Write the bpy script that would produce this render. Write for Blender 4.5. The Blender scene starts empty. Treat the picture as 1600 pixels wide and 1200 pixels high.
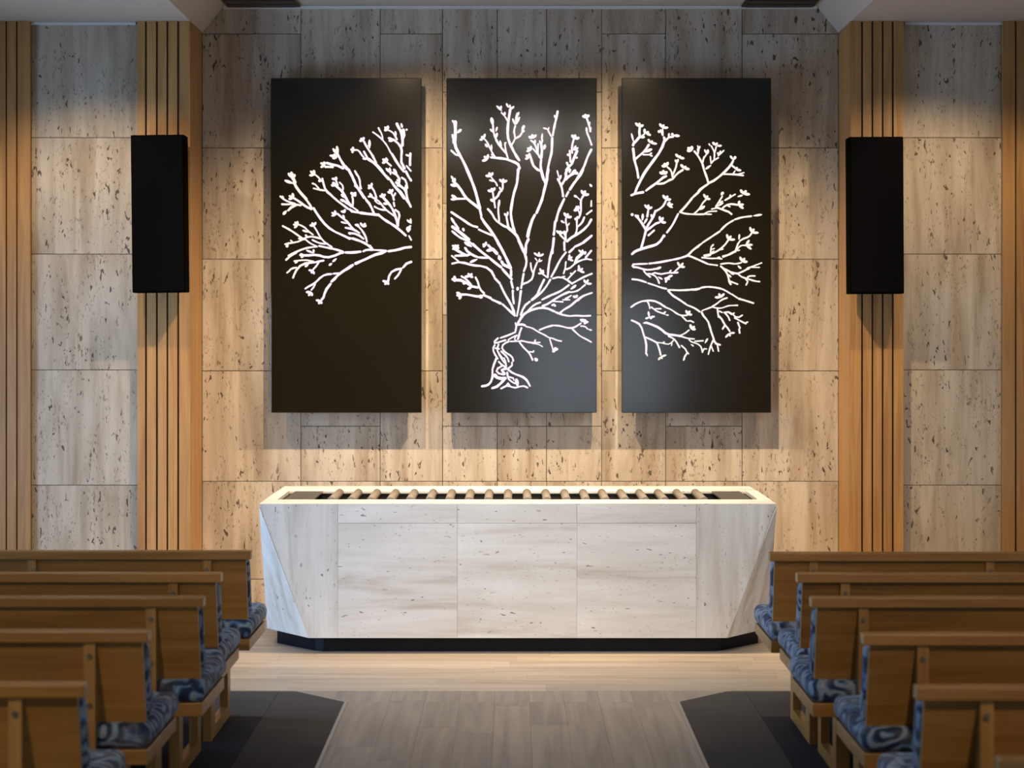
import bpy, bmesh, math, random
from mathutils import Vector, Matrix
random.seed(11)
S = bpy.context.scene
C = bpy.context.collection
# ------------------------------------------------------------------ camera, world, light, exposure
F = 3000.0                      # focal length in pixels of the 1600 wide frame
EYE = 1.85
HOR = 510.0
def W(px, py, d):               # photo pixel at distance d -> point in the room (used to measure sizes and places)
    return ((px - 800.0) * d / F, d, EYE - (py - HOR) * d / F)
cam = bpy.data.cameras.new('camera')
cam.sensor_width = 36.0
cam.lens = 36.0 * F / 1600.0
cam.shift_y = -(600.0 - HOR) / 1600.0
cam.dof.use_dof = True
cam.dof.focus_distance = 11.6
cam.dof.aperture_fstop = 3.2
cam.clip_start = 0.1
cam.clip_end = 100
co = bpy.data.objects.new('camera', cam)
co.location = (0, 0, EYE)
co.rotation_euler = (math.pi / 2, 0, 0)
C.objects.link(co)
S.camera = co
w = bpy.data.worlds.new('world')
w.use_nodes = True
w.node_tree.nodes['Background'].inputs[0].default_value = (0.72, 0.84, 1.0, 1)
w.node_tree.nodes['Background'].inputs[1].default_value = 0.25
S.world = w
S.view_settings.view_transform = 'Standard'
S.view_settings.look = 'None'
S.view_settings.gamma = 1
S.view_settings.use_curve_mapping = False
S.view_settings.exposure = 0.43
S.cycles.use_denoising = True
S.cycles.max_bounces = 6
S.cycles.diffuse_bounces = 3
S.cycles.glossy_bounces = 2
S.cycles.transparent_max_bounces = 4
S.cycles.use_adaptive_sampling = True
S.cycles.adaptive_threshold = 0.03
S.cycles.sample_clamp_indirect = 6

def area(name, loc, rot, sx, sy, power, col):
    l = bpy.data.lights.new(name, 'AREA')
    l.shape = 'RECTANGLE'; l.size = sx; l.size_y = sy; l.energy = power; l.color = col
    o = bpy.data.objects.new(name, l); o.location = loc; o.rotation_euler = rot
    C.objects.link(o)
    return o
COOL = (0.66, 0.82, 1.0)
SKY = (0.38, 0.64, 1.0)
HALF = 4.3                      # half width of the room
REAR = -3.2                     # rear wall
WIN_Y = ((0.6, 3.4), (4.1, 6.9), (8.1, 10.7))
WZ0, WZ1 = 0.25, 2.15
for (a, b), pl, pr in zip(WIN_Y, (4, 24, 155), (2, 6, 14)):     # daylight outside each side window: sky on the left, shade on the right
    area('window_daylight', (-HALF - 0.35, (a + b) / 2, 1.2), (0, -math.pi / 2, 0), 1.9, b - a, pl, SKY)
    area('window_daylight', (HALF + 0.35, (a + b) / 2, 1.2), (0, math.pi / 2, 0), 1.9, b - a, pr, COOL)
area('door_daylight', (1.15, REAR - 0.35, 1.25), (-math.pi / 2, 0, math.pi), 2.3, 2.2, 50, COOL)

# ------------------------------------------------------------------ materials
def newmat(name):
    m = bpy.data.materials.new(name); m.use_nodes = True
    nt = m.node_tree
    return m, nt, nt.nodes['Principled BSDF']
def N(nt, t, **kw):
    n = nt.nodes.new(t)
    for k, v in kw.items(): setattr(n, k, v)
    return n
def ramp(nt, stops, interp='LINEAR'):
    r = nt.nodes.new('ShaderNodeValToRGB'); r.color_ramp.interpolation = interp
    e = r.color_ramp.elements
    while len(e) < len(stops): e.new(0.5)
    for i, (p, c) in enumerate(stops):
        e[i].position = p; e[i].color = (*c, 1) if len(c) == 3 else c
    return r
def coords(nt, scale, rnd=True):
    tc = N(nt, 'ShaderNodeTexCoord'); mp = N(nt, 'ShaderNodeMapping')
    mp.inputs['Scale'].default_value = scale
    if rnd:
        oi = N(nt, 'ShaderNodeObjectInfo')
        ma = N(nt, 'ShaderNodeVectorMath', operation='SCALE')
        cx = N(nt, 'ShaderNodeCombineXYZ')
        mu = N(nt, 'ShaderNodeMath', operation='MULTIPLY'); mu.inputs[1].default_value = 37.0
        nt.links.new(oi.outputs['Random'], cx.inputs[0])
        nt.links.new(mu.outputs[0], cx.inputs[1])
        nt.links.new(oi.outputs['Random'], mu.inputs[0]); nt.links.new(mu.outputs[0], cx.inputs[2])
        ma.inputs['Scale'].default_value = 9.0
        nt.links.new(cx.outputs[0], ma.inputs[0])
        ad = N(nt, 'ShaderNodeVectorMath', operation='ADD')
        nt.links.new(tc.outputs['Object'], ad.inputs[0]); nt.links.new(ma.outputs[0], ad.inputs[1])
        nt.links.new(ad.outputs[0], mp.inputs['Vector'])
        return mp, oi, ad
    nt.links.new(tc.outputs['Object'], mp.inputs['Vector'])
    return mp, None, tc
def mix(nt, a, b, fac, mode='MIX'):
    m = N(nt, 'ShaderNodeMixRGB', blend_type=mode)
    for s, v in ((0, fac), (1, a), (2, b)):
        if hasattr(v, 'links') or hasattr(v, 'is_linked'): nt.links.new(v, m.inputs[s])
        elif isinstance(v, (int, float)): m.inputs[s].default_value = v
        else: m.inputs[s].default_value = (*v, 1)
    return m.outputs[0]

def travertine(name, axis, light, mid, dark, pit=(0.055, 0.032, 0.016), pits=1.0, k=1.0, th=0.0):
    m, nt, b = newmat(name)
    long_, wide = 0.9, 9.0
    sc = [wide, wide, wide]; sc[axis] = long_
    mp, oi, ad = coords(nt, sc)
    n1 = N(nt, 'ShaderNodeTexNoise'); n1.inputs['Scale'].default_value = 1.0; n1.inputs['Detail'].default_value = 7; n1.inputs['Roughness'].default_value = 0.62
    n1.inputs['Distortion'].default_value = 0.5
    nt.links.new(mp.outputs[0], n1.inputs['Vector'])
    r = ramp(nt, [(0.30, dark), (0.46, mid), (0.60, light), (0.76, mid)])
    nt.links.new(n1.outputs['Fac'], r.inputs[0])
    # broad tone change from slab to slab and cloud to cloud
    n2 = N(nt, 'ShaderNodeTexNoise'); n2.inputs['Scale'].default_value = 1.7; n2.inputs['Detail'].default_value = 3
    nt.links.new(ad.outputs[0], n2.inputs['Vector'])
    r2 = ramp(nt, [(0.3, (0.86, 0.84, 0.82)), (0.7, (1.0, 1.0, 1.0))]); nt.links.new(n2.outputs['Fac'], r2.inputs[0])
    c1 = mix(nt, r.outputs[0], r2.outputs[0], 1.0, 'MULTIPLY')
    # open pores: small holes drawn out along the bedding, in clustered bands
    def pores(k_w, k_l, lo, hi, cl_sc, cl_lo):
        sp = [k_w] * 3; sp[axis] = k_l
        mpp = N(nt, 'ShaderNodeMapping'); mpp.inputs['Scale'].default_value = sp; nt.links.new(ad.outputs[0], mpp.inputs['Vector'])
        nn = N(nt, 'ShaderNodeTexNoise'); nn.inputs['Scale'].default_value = 1; nn.inputs['Detail'].default_value = 1.5; nn.inputs['Roughness'].default_value = 0.5
        nn.inputs['Distortion'].default_value = 0.6
        nt.links.new(mpp.outputs[0], nn.inputs['Vector'])
        ra = ramp(nt, [(lo, (0, 0, 0)), (hi, (1, 1, 1))]); nt.links.new(nn.outputs['Fac'], ra.inputs[0])
        sc2 = [cl_sc] * 3; sc2[axis] = cl_sc * 0.3
        mp2 = N(nt, 'ShaderNodeMapping'); mp2.inputs['Scale'].default_value = sc2; nt.links.new(ad.outputs[0], mp2.inputs['Vector'])
        n3 = N(nt, 'ShaderNodeTexNoise'); n3.inputs['Scale'].default_value = 1; n3.inputs['Detail'].default_value = 2
        nt.links.new(mp2.outputs[0], n3.inputs['Vector'])
        rb = ramp(nt, [(cl_lo, (0, 0, 0)), (cl_lo + 0.1, (1, 1, 1))]); nt.links.new(n3.outputs['Fac'], rb.inputs[0])
        return mix(nt, ra.outputs[0], rb.outputs[0], 1.0, 'MULTIPLY')
    p1 = pores(50 * k, 19 * k, 0.64 + th, 0.665 + th, 7.0, 0.43)
    p2 = pores(95 * k, 36 * k, 0.60 + th, 0.65 + th, 10.0, 0.46)
    p3 = pores(28 * k, 11 * k, 0.715 + th, 0.73 + th, 3.5, 0.40)
    pa = mix(nt, p1, p2, 0.55 * pits, 'SCREEN')
    pb = mix(nt, pa, p3, 1.0, 'SCREEN')
    fac = N(nt, 'ShaderNodeMath', operation='MULTIPLY'); fac.inputs[1].default_value = 0.95 * min(1.0, pits)
    nt.links.new(pb, fac.inputs[0])
    c2 = mix(nt, c1, pit, fac.outputs[0])
    nt.links.new(c2, b.inputs['Base Color'])
    b.inputs['Roughness'].default_value = 0.55
    return m
M = {}
M['trav'] = travertine('wall travertine', 2, (0.62, 0.54, 0.435), (0.49, 0.41, 0.31), (0.35, 0.26, 0.172), (0.085, 0.05, 0.025), th=0.012)
M['trav_h'] = travertine('bier travertine horizontal', 0, (0.87, 0.875, 0.87), (0.79, 0.78, 0.76), (0.60, 0.555, 0.50), pits=0.75, k=1.35, th=0.055)
M['trav_v'] = travertine('bier travertine vertical', 2, (0.84, 0.845, 0.84), (0.75, 0.735, 0.71), (0.56, 0.505, 0.445), pits=0.75, k=1.35, th=0.055)

def wood(name, axis, c_dark, c_mid, c_light, rough=0.42, gscale=26, lscale=1.3, var=0.16):
    m, nt, b = newmat(name)
    sc = [gscale] * 3; sc[axis] = lscale
    mp, oi, ad = coords(nt, sc)
    n1 = N(nt, 'ShaderNodeTexNoise'); n1.inputs['Scale'].default_value = 1; n1.inputs['Detail'].default_value = 6; n1.inputs['Distortion'].default_value = 0.9
    nt.links.new(mp.outputs[0], n1.inputs['Vector'])
    r = ramp(nt, [(0.25, c_dark), (0.5, c_mid), (0.75, c_light)]); nt.links.new(n1.outputs['Fac'], r.inputs[0])
    mr = N(nt, 'ShaderNodeMapRange'); mr.inputs['To Min'].default_value = 1 - var; mr.inputs['To Max'].default_value = 1 + var * 0.5
    nt.links.new(oi.outputs['Random'], mr.inputs[0])
    cc = N(nt, 'ShaderNodeCombineColor')
    for i in range(3): nt.links.new(mr.outputs[0], cc.inputs[i])
    c = mix(nt, r.outputs[0], cc.outputs[0], 1.0, 'MULTIPLY')
    nt.links.new(c, b.inputs['Base Color'])
    b.inputs['Roughness'].default_value = rough
    return m
M['slat'] = wood('oak slat', 2, (0.35, 0.165, 0.050), (0.46, 0.24, 0.078), (0.55, 0.31, 0.115), 0.45)
M['pew'] = wood('oak pew', 0, (0.31, 0.138, 0.026), (0.42, 0.20, 0.044), (0.51, 0.265, 0.066), 0.38)
M['pew_v'] = wood('oak pew upright', 2, (0.37, 0.175, 0.040), (0.49, 0.25, 0.065), (0.58, 0.32, 0.095), 0.38)
M['pew_y'] = wood('oak pew foot', 1, (0.37, 0.175, 0.040), (0.49, 0.25, 0.065), (0.58, 0.32, 0.095), 0.38)
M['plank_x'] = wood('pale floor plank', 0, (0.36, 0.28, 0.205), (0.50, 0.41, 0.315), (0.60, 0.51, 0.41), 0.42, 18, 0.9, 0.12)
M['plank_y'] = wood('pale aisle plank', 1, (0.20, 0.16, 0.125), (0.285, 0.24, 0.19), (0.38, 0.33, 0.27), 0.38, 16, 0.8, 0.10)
M['dark_wood'] = wood('dark stained timber', 0, (0.03, 0.016, 0.009), (0.045, 0.024, 0.013), (0.06, 0.034, 0.02), 0.5)
M['rear_wood'] = wood('rear wall oak', 2, (0.20, 0.11, 0.045), (0.27, 0.155, 0.065), (0.33, 0.2, 0.09), 0.5)

def plain(name, col, rough=0.6, metal=0.0, bump=0.0, bscale=200, spec=None):
    m, nt, b = newmat(name)
    n = N(nt, 'ShaderNodeTexNoise'); n.inputs['Scale'].default_value = bscale; n.inputs['Detail'].default_value = 2
    tc = N(nt, 'ShaderNodeTexCoord'); nt.links.new(tc.outputs['Object'], n.inputs['Vector'])
    c0 = tuple(x * 0.93 for x in col)
    r = ramp(nt, [(0.3, c0), (0.7, col)]); nt.links.new(n.outputs['Fac'], r.inputs[0])
    nt.links.new(r.outputs[0], b.inputs['Base Color'])
    b.inputs['Roughness'].default_value = rough; b.inputs['Metallic'].default_value = metal
    if spec is not None: b.inputs['Specular IOR Level'].default_value = spec
    if bump:
        bu = N(nt, 'ShaderNodeBump'); bu.inputs['Strength'].default_value = bump; bu.inputs['Distance'].default_value = 0.003
        nt.links.new(n.outputs['Fac'], bu.inputs['Height']); nt.links.new(bu.outputs[0], b.inputs['Normal'])
    return m
M['plaster'] = plain('white plaster', (0.52, 0.485, 0.445), 0.9)
M['trim'] = plain('white trim', (0.78, 0.77, 0.75), 0.6)
M['mortar'] = plain('dark joint backing', (0.10, 0.075, 0.05), 0.95)  # dark brown backing that shows in the open joints between slabs
M['subfloor'] = plain('subfloor', (0.20, 0.155, 0.115), 0.9)
M['black_panel'] = plain('lacquered black panel', (0.010, 0.0085, 0.0045), 0.13)
M['speaker'] = plain('speaker black', (0.002, 0.002, 0.0022), 0.9, spec=0.02)
M['speaker_mesh'] = plain('speaker grille', (0.0028, 0.0028, 0.003), 0.95, bump=0.2, bscale=600, spec=0.05)
M['plinth'] = plain('black plinth', (0.004, 0.007, 0.014), 0.25, spec=0.15)
M['steel'] = plain('brushed steel', (0.40, 0.38, 0.35), 0.38, 1.0)
M['roller'] = plain('taupe roller sleeve', (0.26, 0.228, 0.19), 0.5)
M['chrome'] = plain('bright steel', (0.75, 0.75, 0.75), 0.2, 1.0)
M['brass'] = plain('dull brass bolt', (0.42, 0.36, 0.26), 0.4, 1.0)
M['basin'] = plain('black basin', (0.012, 0.011, 0.011), 0.6)
M['carpet_a'] = plain('charcoal carpet', (0.10, 0.093, 0.09), 1.0, 0, 0.8, 350, 0.1)
M['carpet_b'] = plain('midnight carpet', (0.045, 0.046, 0.058), 1.0, 0, 0.8, 350, 0.1)
M['frame'] = plain('bronze window frame', (0.05, 0.045, 0.04), 0.5)

def fabric():
    m, nt, b = newmat('blue swirl upholstery')
    mp, oi, ad = coords(nt, (1, 1, 1))
    nw = N(nt, 'ShaderNodeTexNoise'); nw.inputs['Scale'].default_value = 7; nw.inputs['Detail'].default_value = 2
    nt.links.new(mp.outputs[0], nw.inputs['Vector'])
    sc = N(nt, 'ShaderNodeVectorMath', operation='SCALE'); sc.inputs['Scale'].default_value = 0.16
    nt.links.new(nw.outputs['Color'], sc.inputs[0])
    add = N(nt, 'ShaderNodeVectorMath', operation='ADD'); nt.links.new(mp.outputs[0], add.inputs[0]); nt.links.new(sc.outputs[0], add.inputs[1])
    vo = N(nt, 'ShaderNodeTexVoronoi'); vo.inputs['Scale'].default_value = 7.5; nt.links.new(add.outputs[0], vo.inputs['Vector'])
    mu = N(nt, 'ShaderNodeMath', operation='MULTIPLY'); mu.inputs[1].default_value = 21; nt.links.new(vo.outputs['Distance'], mu.inputs[0])
    si = N(nt, 'ShaderNodeMath', operation='SINE'); nt.links.new(mu.outputs[0], si.inputs[0])
    mr = N(nt, 'ShaderNodeMapRange'); mr.inputs['From Min'].default_value = -1; mr.inputs['From Max'].default_value = 1; nt.links.new(si.outputs[0], mr.inputs[0])
    r = ramp(nt, [(0.0, (0.012, 0.022, 0.065)), (0.32, (0.022, 0.050, 0.14)), (0.5, (0.07, 0.17, 0.37)), (0.76, (0.15, 0.30, 0.53)), (0.88, (0.44, 0.47, 0.48)), (1.0, (0.24, 0.34, 0.46))])
    nt.links.new(mr.outputs[0], r.inputs[0])
    n2 = N(nt, 'ShaderNodeTexNoise'); n2.inputs['Scale'].default_value = 11; n2.inputs['Detail'].default_value = 3; nt.links.new(add.outputs[0], n2.inputs['Vector'])
    r2 = ramp(nt, [(0.48, (0, 0, 0)), (0.62, (1, 1, 1))]); nt.links.new(n2.outputs['Fac'], r2.inputs[0])
    f2 = N(nt, 'ShaderNodeMath', operation='MULTIPLY'); f2.inputs[1].default_value = 0.35; nt.links.new(r2.outputs[0], f2.inputs[0])
    c = mix(nt, r.outputs[0], (0.33, 0.32, 0.30), f2.outputs[0])
    nt.links.new(c, b.inputs['Base Color'])
    b.inputs['Roughness'].default_value = 0.75
    b.inputs['Sheen Weight'].default_value = 0.15
    b.inputs['Sheen Roughness'].default_value = 0.4
    n3 = N(nt, 'ShaderNodeTexNoise'); n3.inputs['Scale'].default_value = 14; nt.links.new(mp.outputs[0], n3.inputs['Vector'])
    bu = N(nt, 'ShaderNodeBump'); bu.inputs['Strength'].default_value = 0.35; bu.inputs['Distance'].default_value = 0.02
    nt.links.new(n3.outputs['Fac'], bu.inputs['Height']); nt.links.new(bu.outputs[0], b.inputs['Normal'])
    return m
M['fabric'] = fabric()
def emit(name, col, st):
    m, nt, b = newmat(name)
    b.inputs['Base Color'].default_value = (0.03, 0.03, 0.03, 1)
    b.inputs['Emission Color'].default_value = (*col, 1); b.inputs['Emission Strength'].default_value = st
    return m
M['led_pink'] = emit('pink white LED', (1.0, 0.80, 0.92), 0.82)
M['led_warm'] = emit('warm white LED', (1.0, 0.90, 0.84), 0.74)
M['lamp'] = emit('lamp lens', (1.0, 0.82, 0.6), 12)
def glass():
    m, nt, b = newmat('window glass')
    t = N(nt, 'ShaderNodeBsdfTransparent'); g = N(nt, 'ShaderNodeBsdfGlossy'); g.inputs['Roughness'].default_value = 0.03
    mx = N(nt, 'ShaderNodeMixShader'); mx.inputs[0].default_value = 0.07
    nt.links.new(t.outputs[0], mx.inputs[1]); nt.links.new(g.outputs[0], mx.inputs[2])
    nt.links.new(mx.outputs[0], nt.nodes['Material Output'].inputs[0])
    return m
M['glass'] = glass()

# ------------------------------------------------------------------ mesh helpers
CACHE = {}
def link(name, me, mat, parent=None, loc=(0, 0, 0), rot=(0, 0, 0), **props):
    o = bpy.data.objects.new(name, me)
    if mat is not None and len(me.materials) == 0: me.materials.append(M[mat])
    o.location = loc; o.rotation_euler = rot
    o.parent = parent
    for k, v in props.items(): o[k] = v
    C.objects.link(o)
    return o
def thing(name, loc, label, category, group=None):
    o = bpy.data.objects.new(name, None); o.empty_display_size = 0.1
    o.location = loc; o['label'] = label; o['category'] = category
    if group: o['group'] = group
    C.objects.link(o)
    return o
def me_from(name, verts, faces, smooth=False):
    me = bpy.data.meshes.new(name); me.from_pydata([tuple(v) for v in verts], [], faces)
    bm = bmesh.new(); bm.from_mesh(me); bmesh.ops.recalc_face_normals(bm, faces=bm.faces); bm.to_mesh(me); bm.free()
    if smooth:
        for p in me.polygons: p.use_smooth = True
    return me
def box(name, lo, hi, mat, parent=None, bevel=0.0, seg=2, smooth=False, **props):
    """axis box between corners lo, hi in the parent's space; the object's origin is the box centre"""
    c = [(a + b) / 2 for a, b in zip(lo, hi)]; s = [abs(b - a) / 2 for a, b in zip(lo, hi)]
    key = (tuple(round(x, 4) for x in s), mat, bevel, seg)
    me = CACHE.get(key)
    if me is None:
        bm = bmesh.new(); bmesh.ops.create_cube(bm, size=2)
        for v in bm.verts: v.co = Vector((v.co.x * s[0], v.co.y * s[1], v.co.z * s[2]))
        if bevel:
            bmesh.ops.bevel(bm, geom=bm.edges[:] , offset=bevel, segments=seg, affect='EDGES', profile=0.5)
        me = bpy.data.meshes.new(name); bm.to_mesh(me); bm.free()
        me.materials.append(M[mat])
        if smooth:
            for p in me.polygons: p.use_smooth = True
        CACHE[key] = me
    return link(name, me, None, parent, c, **props)
def boxes_mesh(name, blist):
    vs, fs = [], []
    for lo, hi in blist:
        k = len(vs)
        for z in (lo[2], hi[2]):
            vs += [(lo[0], lo[1], z), (hi[0], lo[1], z), (hi[0], hi[1], z), (lo[0], hi[1], z)]
        fs += [(k, k+3, k+2, k+1), (k+4, k+5, k+6, k+7), (k, k+1, k+5, k+4), (k+1, k+2, k+6, k+5), (k+2, k+3, k+7, k+6), (k+3, k, k+4, k+7)]
    return me_from(name, vs, fs)
def prism(name, pts, off, mat, parent=None, bevel=0.0, seg=2, smooth=False, **props):
    """polygon of 3-D points pushed along off; origin at the middle"""
    pts = [Vector(p) for p in pts]; off = Vector(off)
    allp = pts + [p + off for p in pts]
    c = sum(allp, Vector()) / len(allp); n = len(pts)
    vs = [p - c for p in allp]
    fs = [tuple(range(n)), tuple(range(2 * n - 1, n - 1, -1))] + [(i, (i + 1) % n, n + (i + 1) % n, n + i) for i in range(n)]
    me = me_from(name, vs, fs)
    if bevel:
        bm = bmesh.new(); bm.from_mesh(me)
        bmesh.ops.bevel(bm, geom=bm.edges[:], offset=bevel, segments=seg, affect='EDGES', profile=0.5)
        bm.to_mesh(me); bm.free()
    if smooth:
        for p in me.polygons: p.use_smooth = True
    return link(name, me, mat, parent, c, **props)
def cyl(name, p0, p1, r, mat, parent=None, seg=16, caps=True, r2=None, **props):
    p0, p1 = Vector(p0), Vector(p1); d = p1 - p0; L = d.length
    bm = bmesh.new(); bmesh.ops.create_cone(bm, cap_ends=caps, segments=seg, radius1=r, radius2=r if r2 is None else r2, depth=L)
    bmesh.ops.transform(bm, matrix=d.to_track_quat('Z', 'Y').to_matrix().to_4x4(), verts=bm.verts)
    me = bpy.data.meshes.new(name); bm.to_mesh(me); bm.free()
    for p in me.polygons: p.use_smooth = len(p.vertices) == 4
    return link(name, me, mat, parent, (p0 + p1) / 2, **props)
def clip(poly, edge):           # keep the part of a 2-D polygon where a*x + b*y <= c
    a, b, c = edge; out = []
    for i, p in enumerate(poly):
        q = poly[(i + 1) % len(poly)]
        fp, fq = a * p[0] + b * p[1] - c, a * q[0] + b * q[1] - c
        if fp <= 0: out.append(p)
        if fp * fq < 0:
            t = fp / (fp - fq); out.append((p[0] + t * (q[0] - p[0]), p[1] + t * (q[1] - p[1])))
    return out

# ------------------------------------------------------------------ room shell
DW, DO, DP = 12.80, 12.38, 12.32      # recessed wall, outer wall bays, face of the slatted pilasters
ZS, ZC = 3.81, 3.985                  # side soffit, raised middle ceiling
def X(px, d): return (px - 800.0) * d / F
def Z(py, d): return EYE - (py - HOR) * d / F
XL, XR = X(316, DW), X(1310, DW)      # inner edges of the recess

floor = link('floor', boxes_mesh('floor', [((-HALF, REAR, -0.12), (HALF, DW + 0.3, -0.02))]), 'subfloor', None, kind='structure')
wall_back = link('wall_back', boxes_mesh('wall_back', [
    ((XL - 0.05, DW + 0.03, -0.02), (XR + 0.05, DW + 0.25, ZC + 0.02)),
    ((-HALF, DO + 0.03, -0.02), (XL - 0.034, DW + 0.25, ZS + 0.02)),
    ((XR + 0.034, DO + 0.03, -0.02), (HALF, DW + 0.25, ZS + 0.02))]), 'mortar', None, kind='structure')

G = 0.0022
def slab(x0, x1, z0, z1, d):
    dy = random.uniform(-0.0012, 0.0012)
    box('travertine_slab', (x0 + G, d + dy, z0 + G), (x1 - G, d + 0.03 + dy, z1 - G), 'trav', wall_back)
cols = [316, 470, 594, 691.5, 777, 854, 940, 1040, 1159.5, 1310]
odd = [-10, 53, 231, 405, 579.5, 752, 905]           # joints of columns 1, 3, 7, 9
even = [-10, 144, 318, 492, 666, 752, 905]
for i in range(9):
    js = odd if i in (0, 2, 6, 8) else even
    zs = [min(Z(y, DW), ZC) for y in js] + [0.0]
    for a, b in zip(zs[:-1], zs[1:]):
        if a - b > 0.01: slab(X(cols[i], DW), X(cols[i + 1], DW), b, a, DW)
for xs in ((-HALF, X(-55, DO), X(47, DO) - 0.04), (X(47, DO) - 0.04, X(217, DO) + 0.05), (X(1408, DO) - 0.05, X(1566, DO) + 0.04), (X(1566, DO) + 0.04, X(1668, DO), HALF)):
    for x0, x1 in zip(xs[:-1], xs[1:]):
        zs = [ZS] + [Z(y, DO) for y in (215, 397, 578, 758)] + [0.0]
        for a, b in zip(zs[:-1], zs[1:]): slab(x0, x1, b, a, DO)

# ceiling: flat side soffits, splayed edges, raised middle
xa, xb = XL + 0.002, X(350, DW)
xc, xd = X(1276, DW), XR - 0.002
prof = [(-HALF, ZS), (xa, ZS), (xb, ZC), (xc, ZC), (xd, ZS), (HALF, ZS), (HALF, ZC + 0.15), (-HALF, ZC + 0.15)]
prism('ceiling', [(x, REAR, z) for x, z in prof], (0, DW + 0.25 - REAR, 0), 'plaster', None, kind='structure')
box('trim_1', (XL - 0.0, DW - 0.03, ZC - 0.02), (XR, DW - 0.002, ZC - 0.002), 'trim', None, kind='structure')
bpy.data.objects['trim_1'].location.x = (xb + xc) / 2
bpy.data.objects['trim_1'].scale.x = (xc - xb + 0.0) / (XR - XL)
box('trim_2', (X(47, DO), DO - 0.025, ZS - 0.018), (X(213, DO), DO - 0.002, ZS - 0.002), 'trim', None, kind='structure')
box('trim_3', (X(1413, DO), DO - 0.025, ZS - 0.018), (X(1566, DO), DO - 0.002, ZS - 0.002), 'trim', None, kind='structure')
for x0, x1, side in ((X(353, 12.7), X(468, 12.7), 'left'), (X(1160, 12.7), X(1273, 12.7), 'right')):
    t = thing('ceiling_grille', ((x0 + x1) / 2, 12.3, ZC), 'dark timber ceiling panel at the top %s of the stone wall' % side, 'ceiling panel', 'dark panels in the raised ceiling')
    h = (x1 - x0) / 2
    box('frame', (-h, -0.6, -0.014), (h, 0.46, -0.001), 'dark_wood', t)
    for k in range(7): box('slat', (-h + 0.02, -0.56 + k * 0.145, -0.024), (h - 0.02, -0.46 + k * 0.145, -0.014), 'dark_wood', t)

# side and rear walls with their openings
def side_wall(name, x0, x1):
    bl = [((x0, REAR, -0.02), (x1, DO + 0.03, WZ0)), ((x0, REAR, WZ1), (x1, DO + 0.03, ZC))]
    ys = [REAR] + [v for ab in WIN_Y for v in ab] + [DO + 0.03]
    for k in range(0, len(ys), 2): bl.append(((x0, ys[k], WZ0), (x1, ys[k + 1], WZ1)))
    return link(name, boxes_mesh(name, bl), 'rear_wood', None, kind='structure')
side_wall('wall_left', -HALF - 0.2, -HALF)
side_wall('wall_right', HALF, HALF + 0.2)
wn = 0
for xx in (-HALF - 0.1, HALF + 0.1):
    for a, b in WIN_Y:
        wn += 1
        fr = link('window_%d' % wn, boxes_mesh('window_frame', [((-0.03, a, WZ0), (0.03, b, WZ0 + 0.06)), ((-0.03, a, WZ1 - 0.06), (0.03, b, WZ1)), ((-0.03, a, WZ0 + 0.06), (0.03, a + 0.06, WZ1 - 0.06)), ((-0.03, b - 0.06, WZ0 + 0.06), (0.03, b, WZ1 - 0.06)), ((-0.03, (a + b) / 2 - 0.03, WZ0 + 0.06), (0.03, (a + b) / 2 + 0.03, WZ1 - 0.06))]), 'frame', None, (xx, 0, 0), kind='structure')
        for y0, y1 in ((a + 0.06, (a + b) / 2 - 0.03), ((a + b) / 2 + 0.03, b - 0.06)):
            box('pane', (-0.004, y0, WZ0 + 0.06), (0.004, y1, WZ1 - 0.06), 'glass', fr)
link('wall_rear', boxes_mesh('wall_rear', [((-HALF, REAR - 0.2, -0.02), (-0.05, REAR, ZC)), ((2.35, REAR - 0.2, -0.02), (HALF, REAR, ZC)), ((-0.05, REAR - 0.2, 2.4), (2.35, REAR, ZC))]), 'rear_wood', None, kind='structure')
dr = link('door_1', boxes_mesh('door_frame', [((-0.05, -0.03, 0), (0.03, 0.03, 2.4)), ((1.11, -0.03, 0), (1.19, 0.03, 2.4)), ((2.27, -0.03, 0), (2.35, 0.03, 2.4)), ((0.03, -0.03, 2.32), (1.11, 0.03, 2.4)), ((1.19, -0.03, 2.32), (2.27, 0.03, 2.4)), ((0.03, -0.03, 0), (1.11, 0.03, 0.1)), ((1.19, -0.03, 0), (2.27, 0.03, 0.1))]), 'frame', None, (0, REAR - 0.1, 0), kind='structure')
box('pane', (0.03, -0.004, 0.1), (1.11, 0.004, 2.32), 'glass', dr)
box('pane', (1.19, -0.004, 0.1), (2.27, 0.004, 2.32), 'glass', dr)

# ------------------------------------------------------------------ floor: planks and carpet tiles
CE = 0.817                     # carpet edge beside the aisle
YF0, YF1, YP = 9.45, 9.72, 9.75
def floor_piece(name, poly, mat, top, gap=0.0002):
    cx = sum(p[0] for p in poly) / len(poly); cy = sum(p[1] for p in poly) / len(poly)
    q = [(cx + (p[0] - cx) * (1 - gap * 2 / max(0.05, abs(p[0] - cx) + 1e-6)) if abs(p[0] - cx) > 0.02 else p[0],
          cy + (p[1] - cy) * (1 - gap * 2 / max(0.05, abs(p[1] - cy) + 1e-6)) if abs(p[1] - cy) > 0.02 else p[1]) for p in poly]
    prism(name, [(x, y, top) for x, y in q], (0, 0, -0.018), mat, floor)
PWID = 0.172
y = YP; r = 0
while y < DW:                   # boards across the front
    x = -HALF + random.uniform(-1.2, 0)
    y1 = min(y + PWID, DW)
    while x < HALF:
        x1 = x + 1.32
        a, b = max(x, -HALF), min(x1, HALF)
        if b - a > 0.05:
            floor_piece('plank', [(a, y), (b, y), (b, y1), (a, y1)], 'plank_x', random.uniform(-0.0006, 0.0))
        x = x1
    y = y1; r += 1
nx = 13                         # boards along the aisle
wA = 2 * 1.12 / nx
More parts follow.
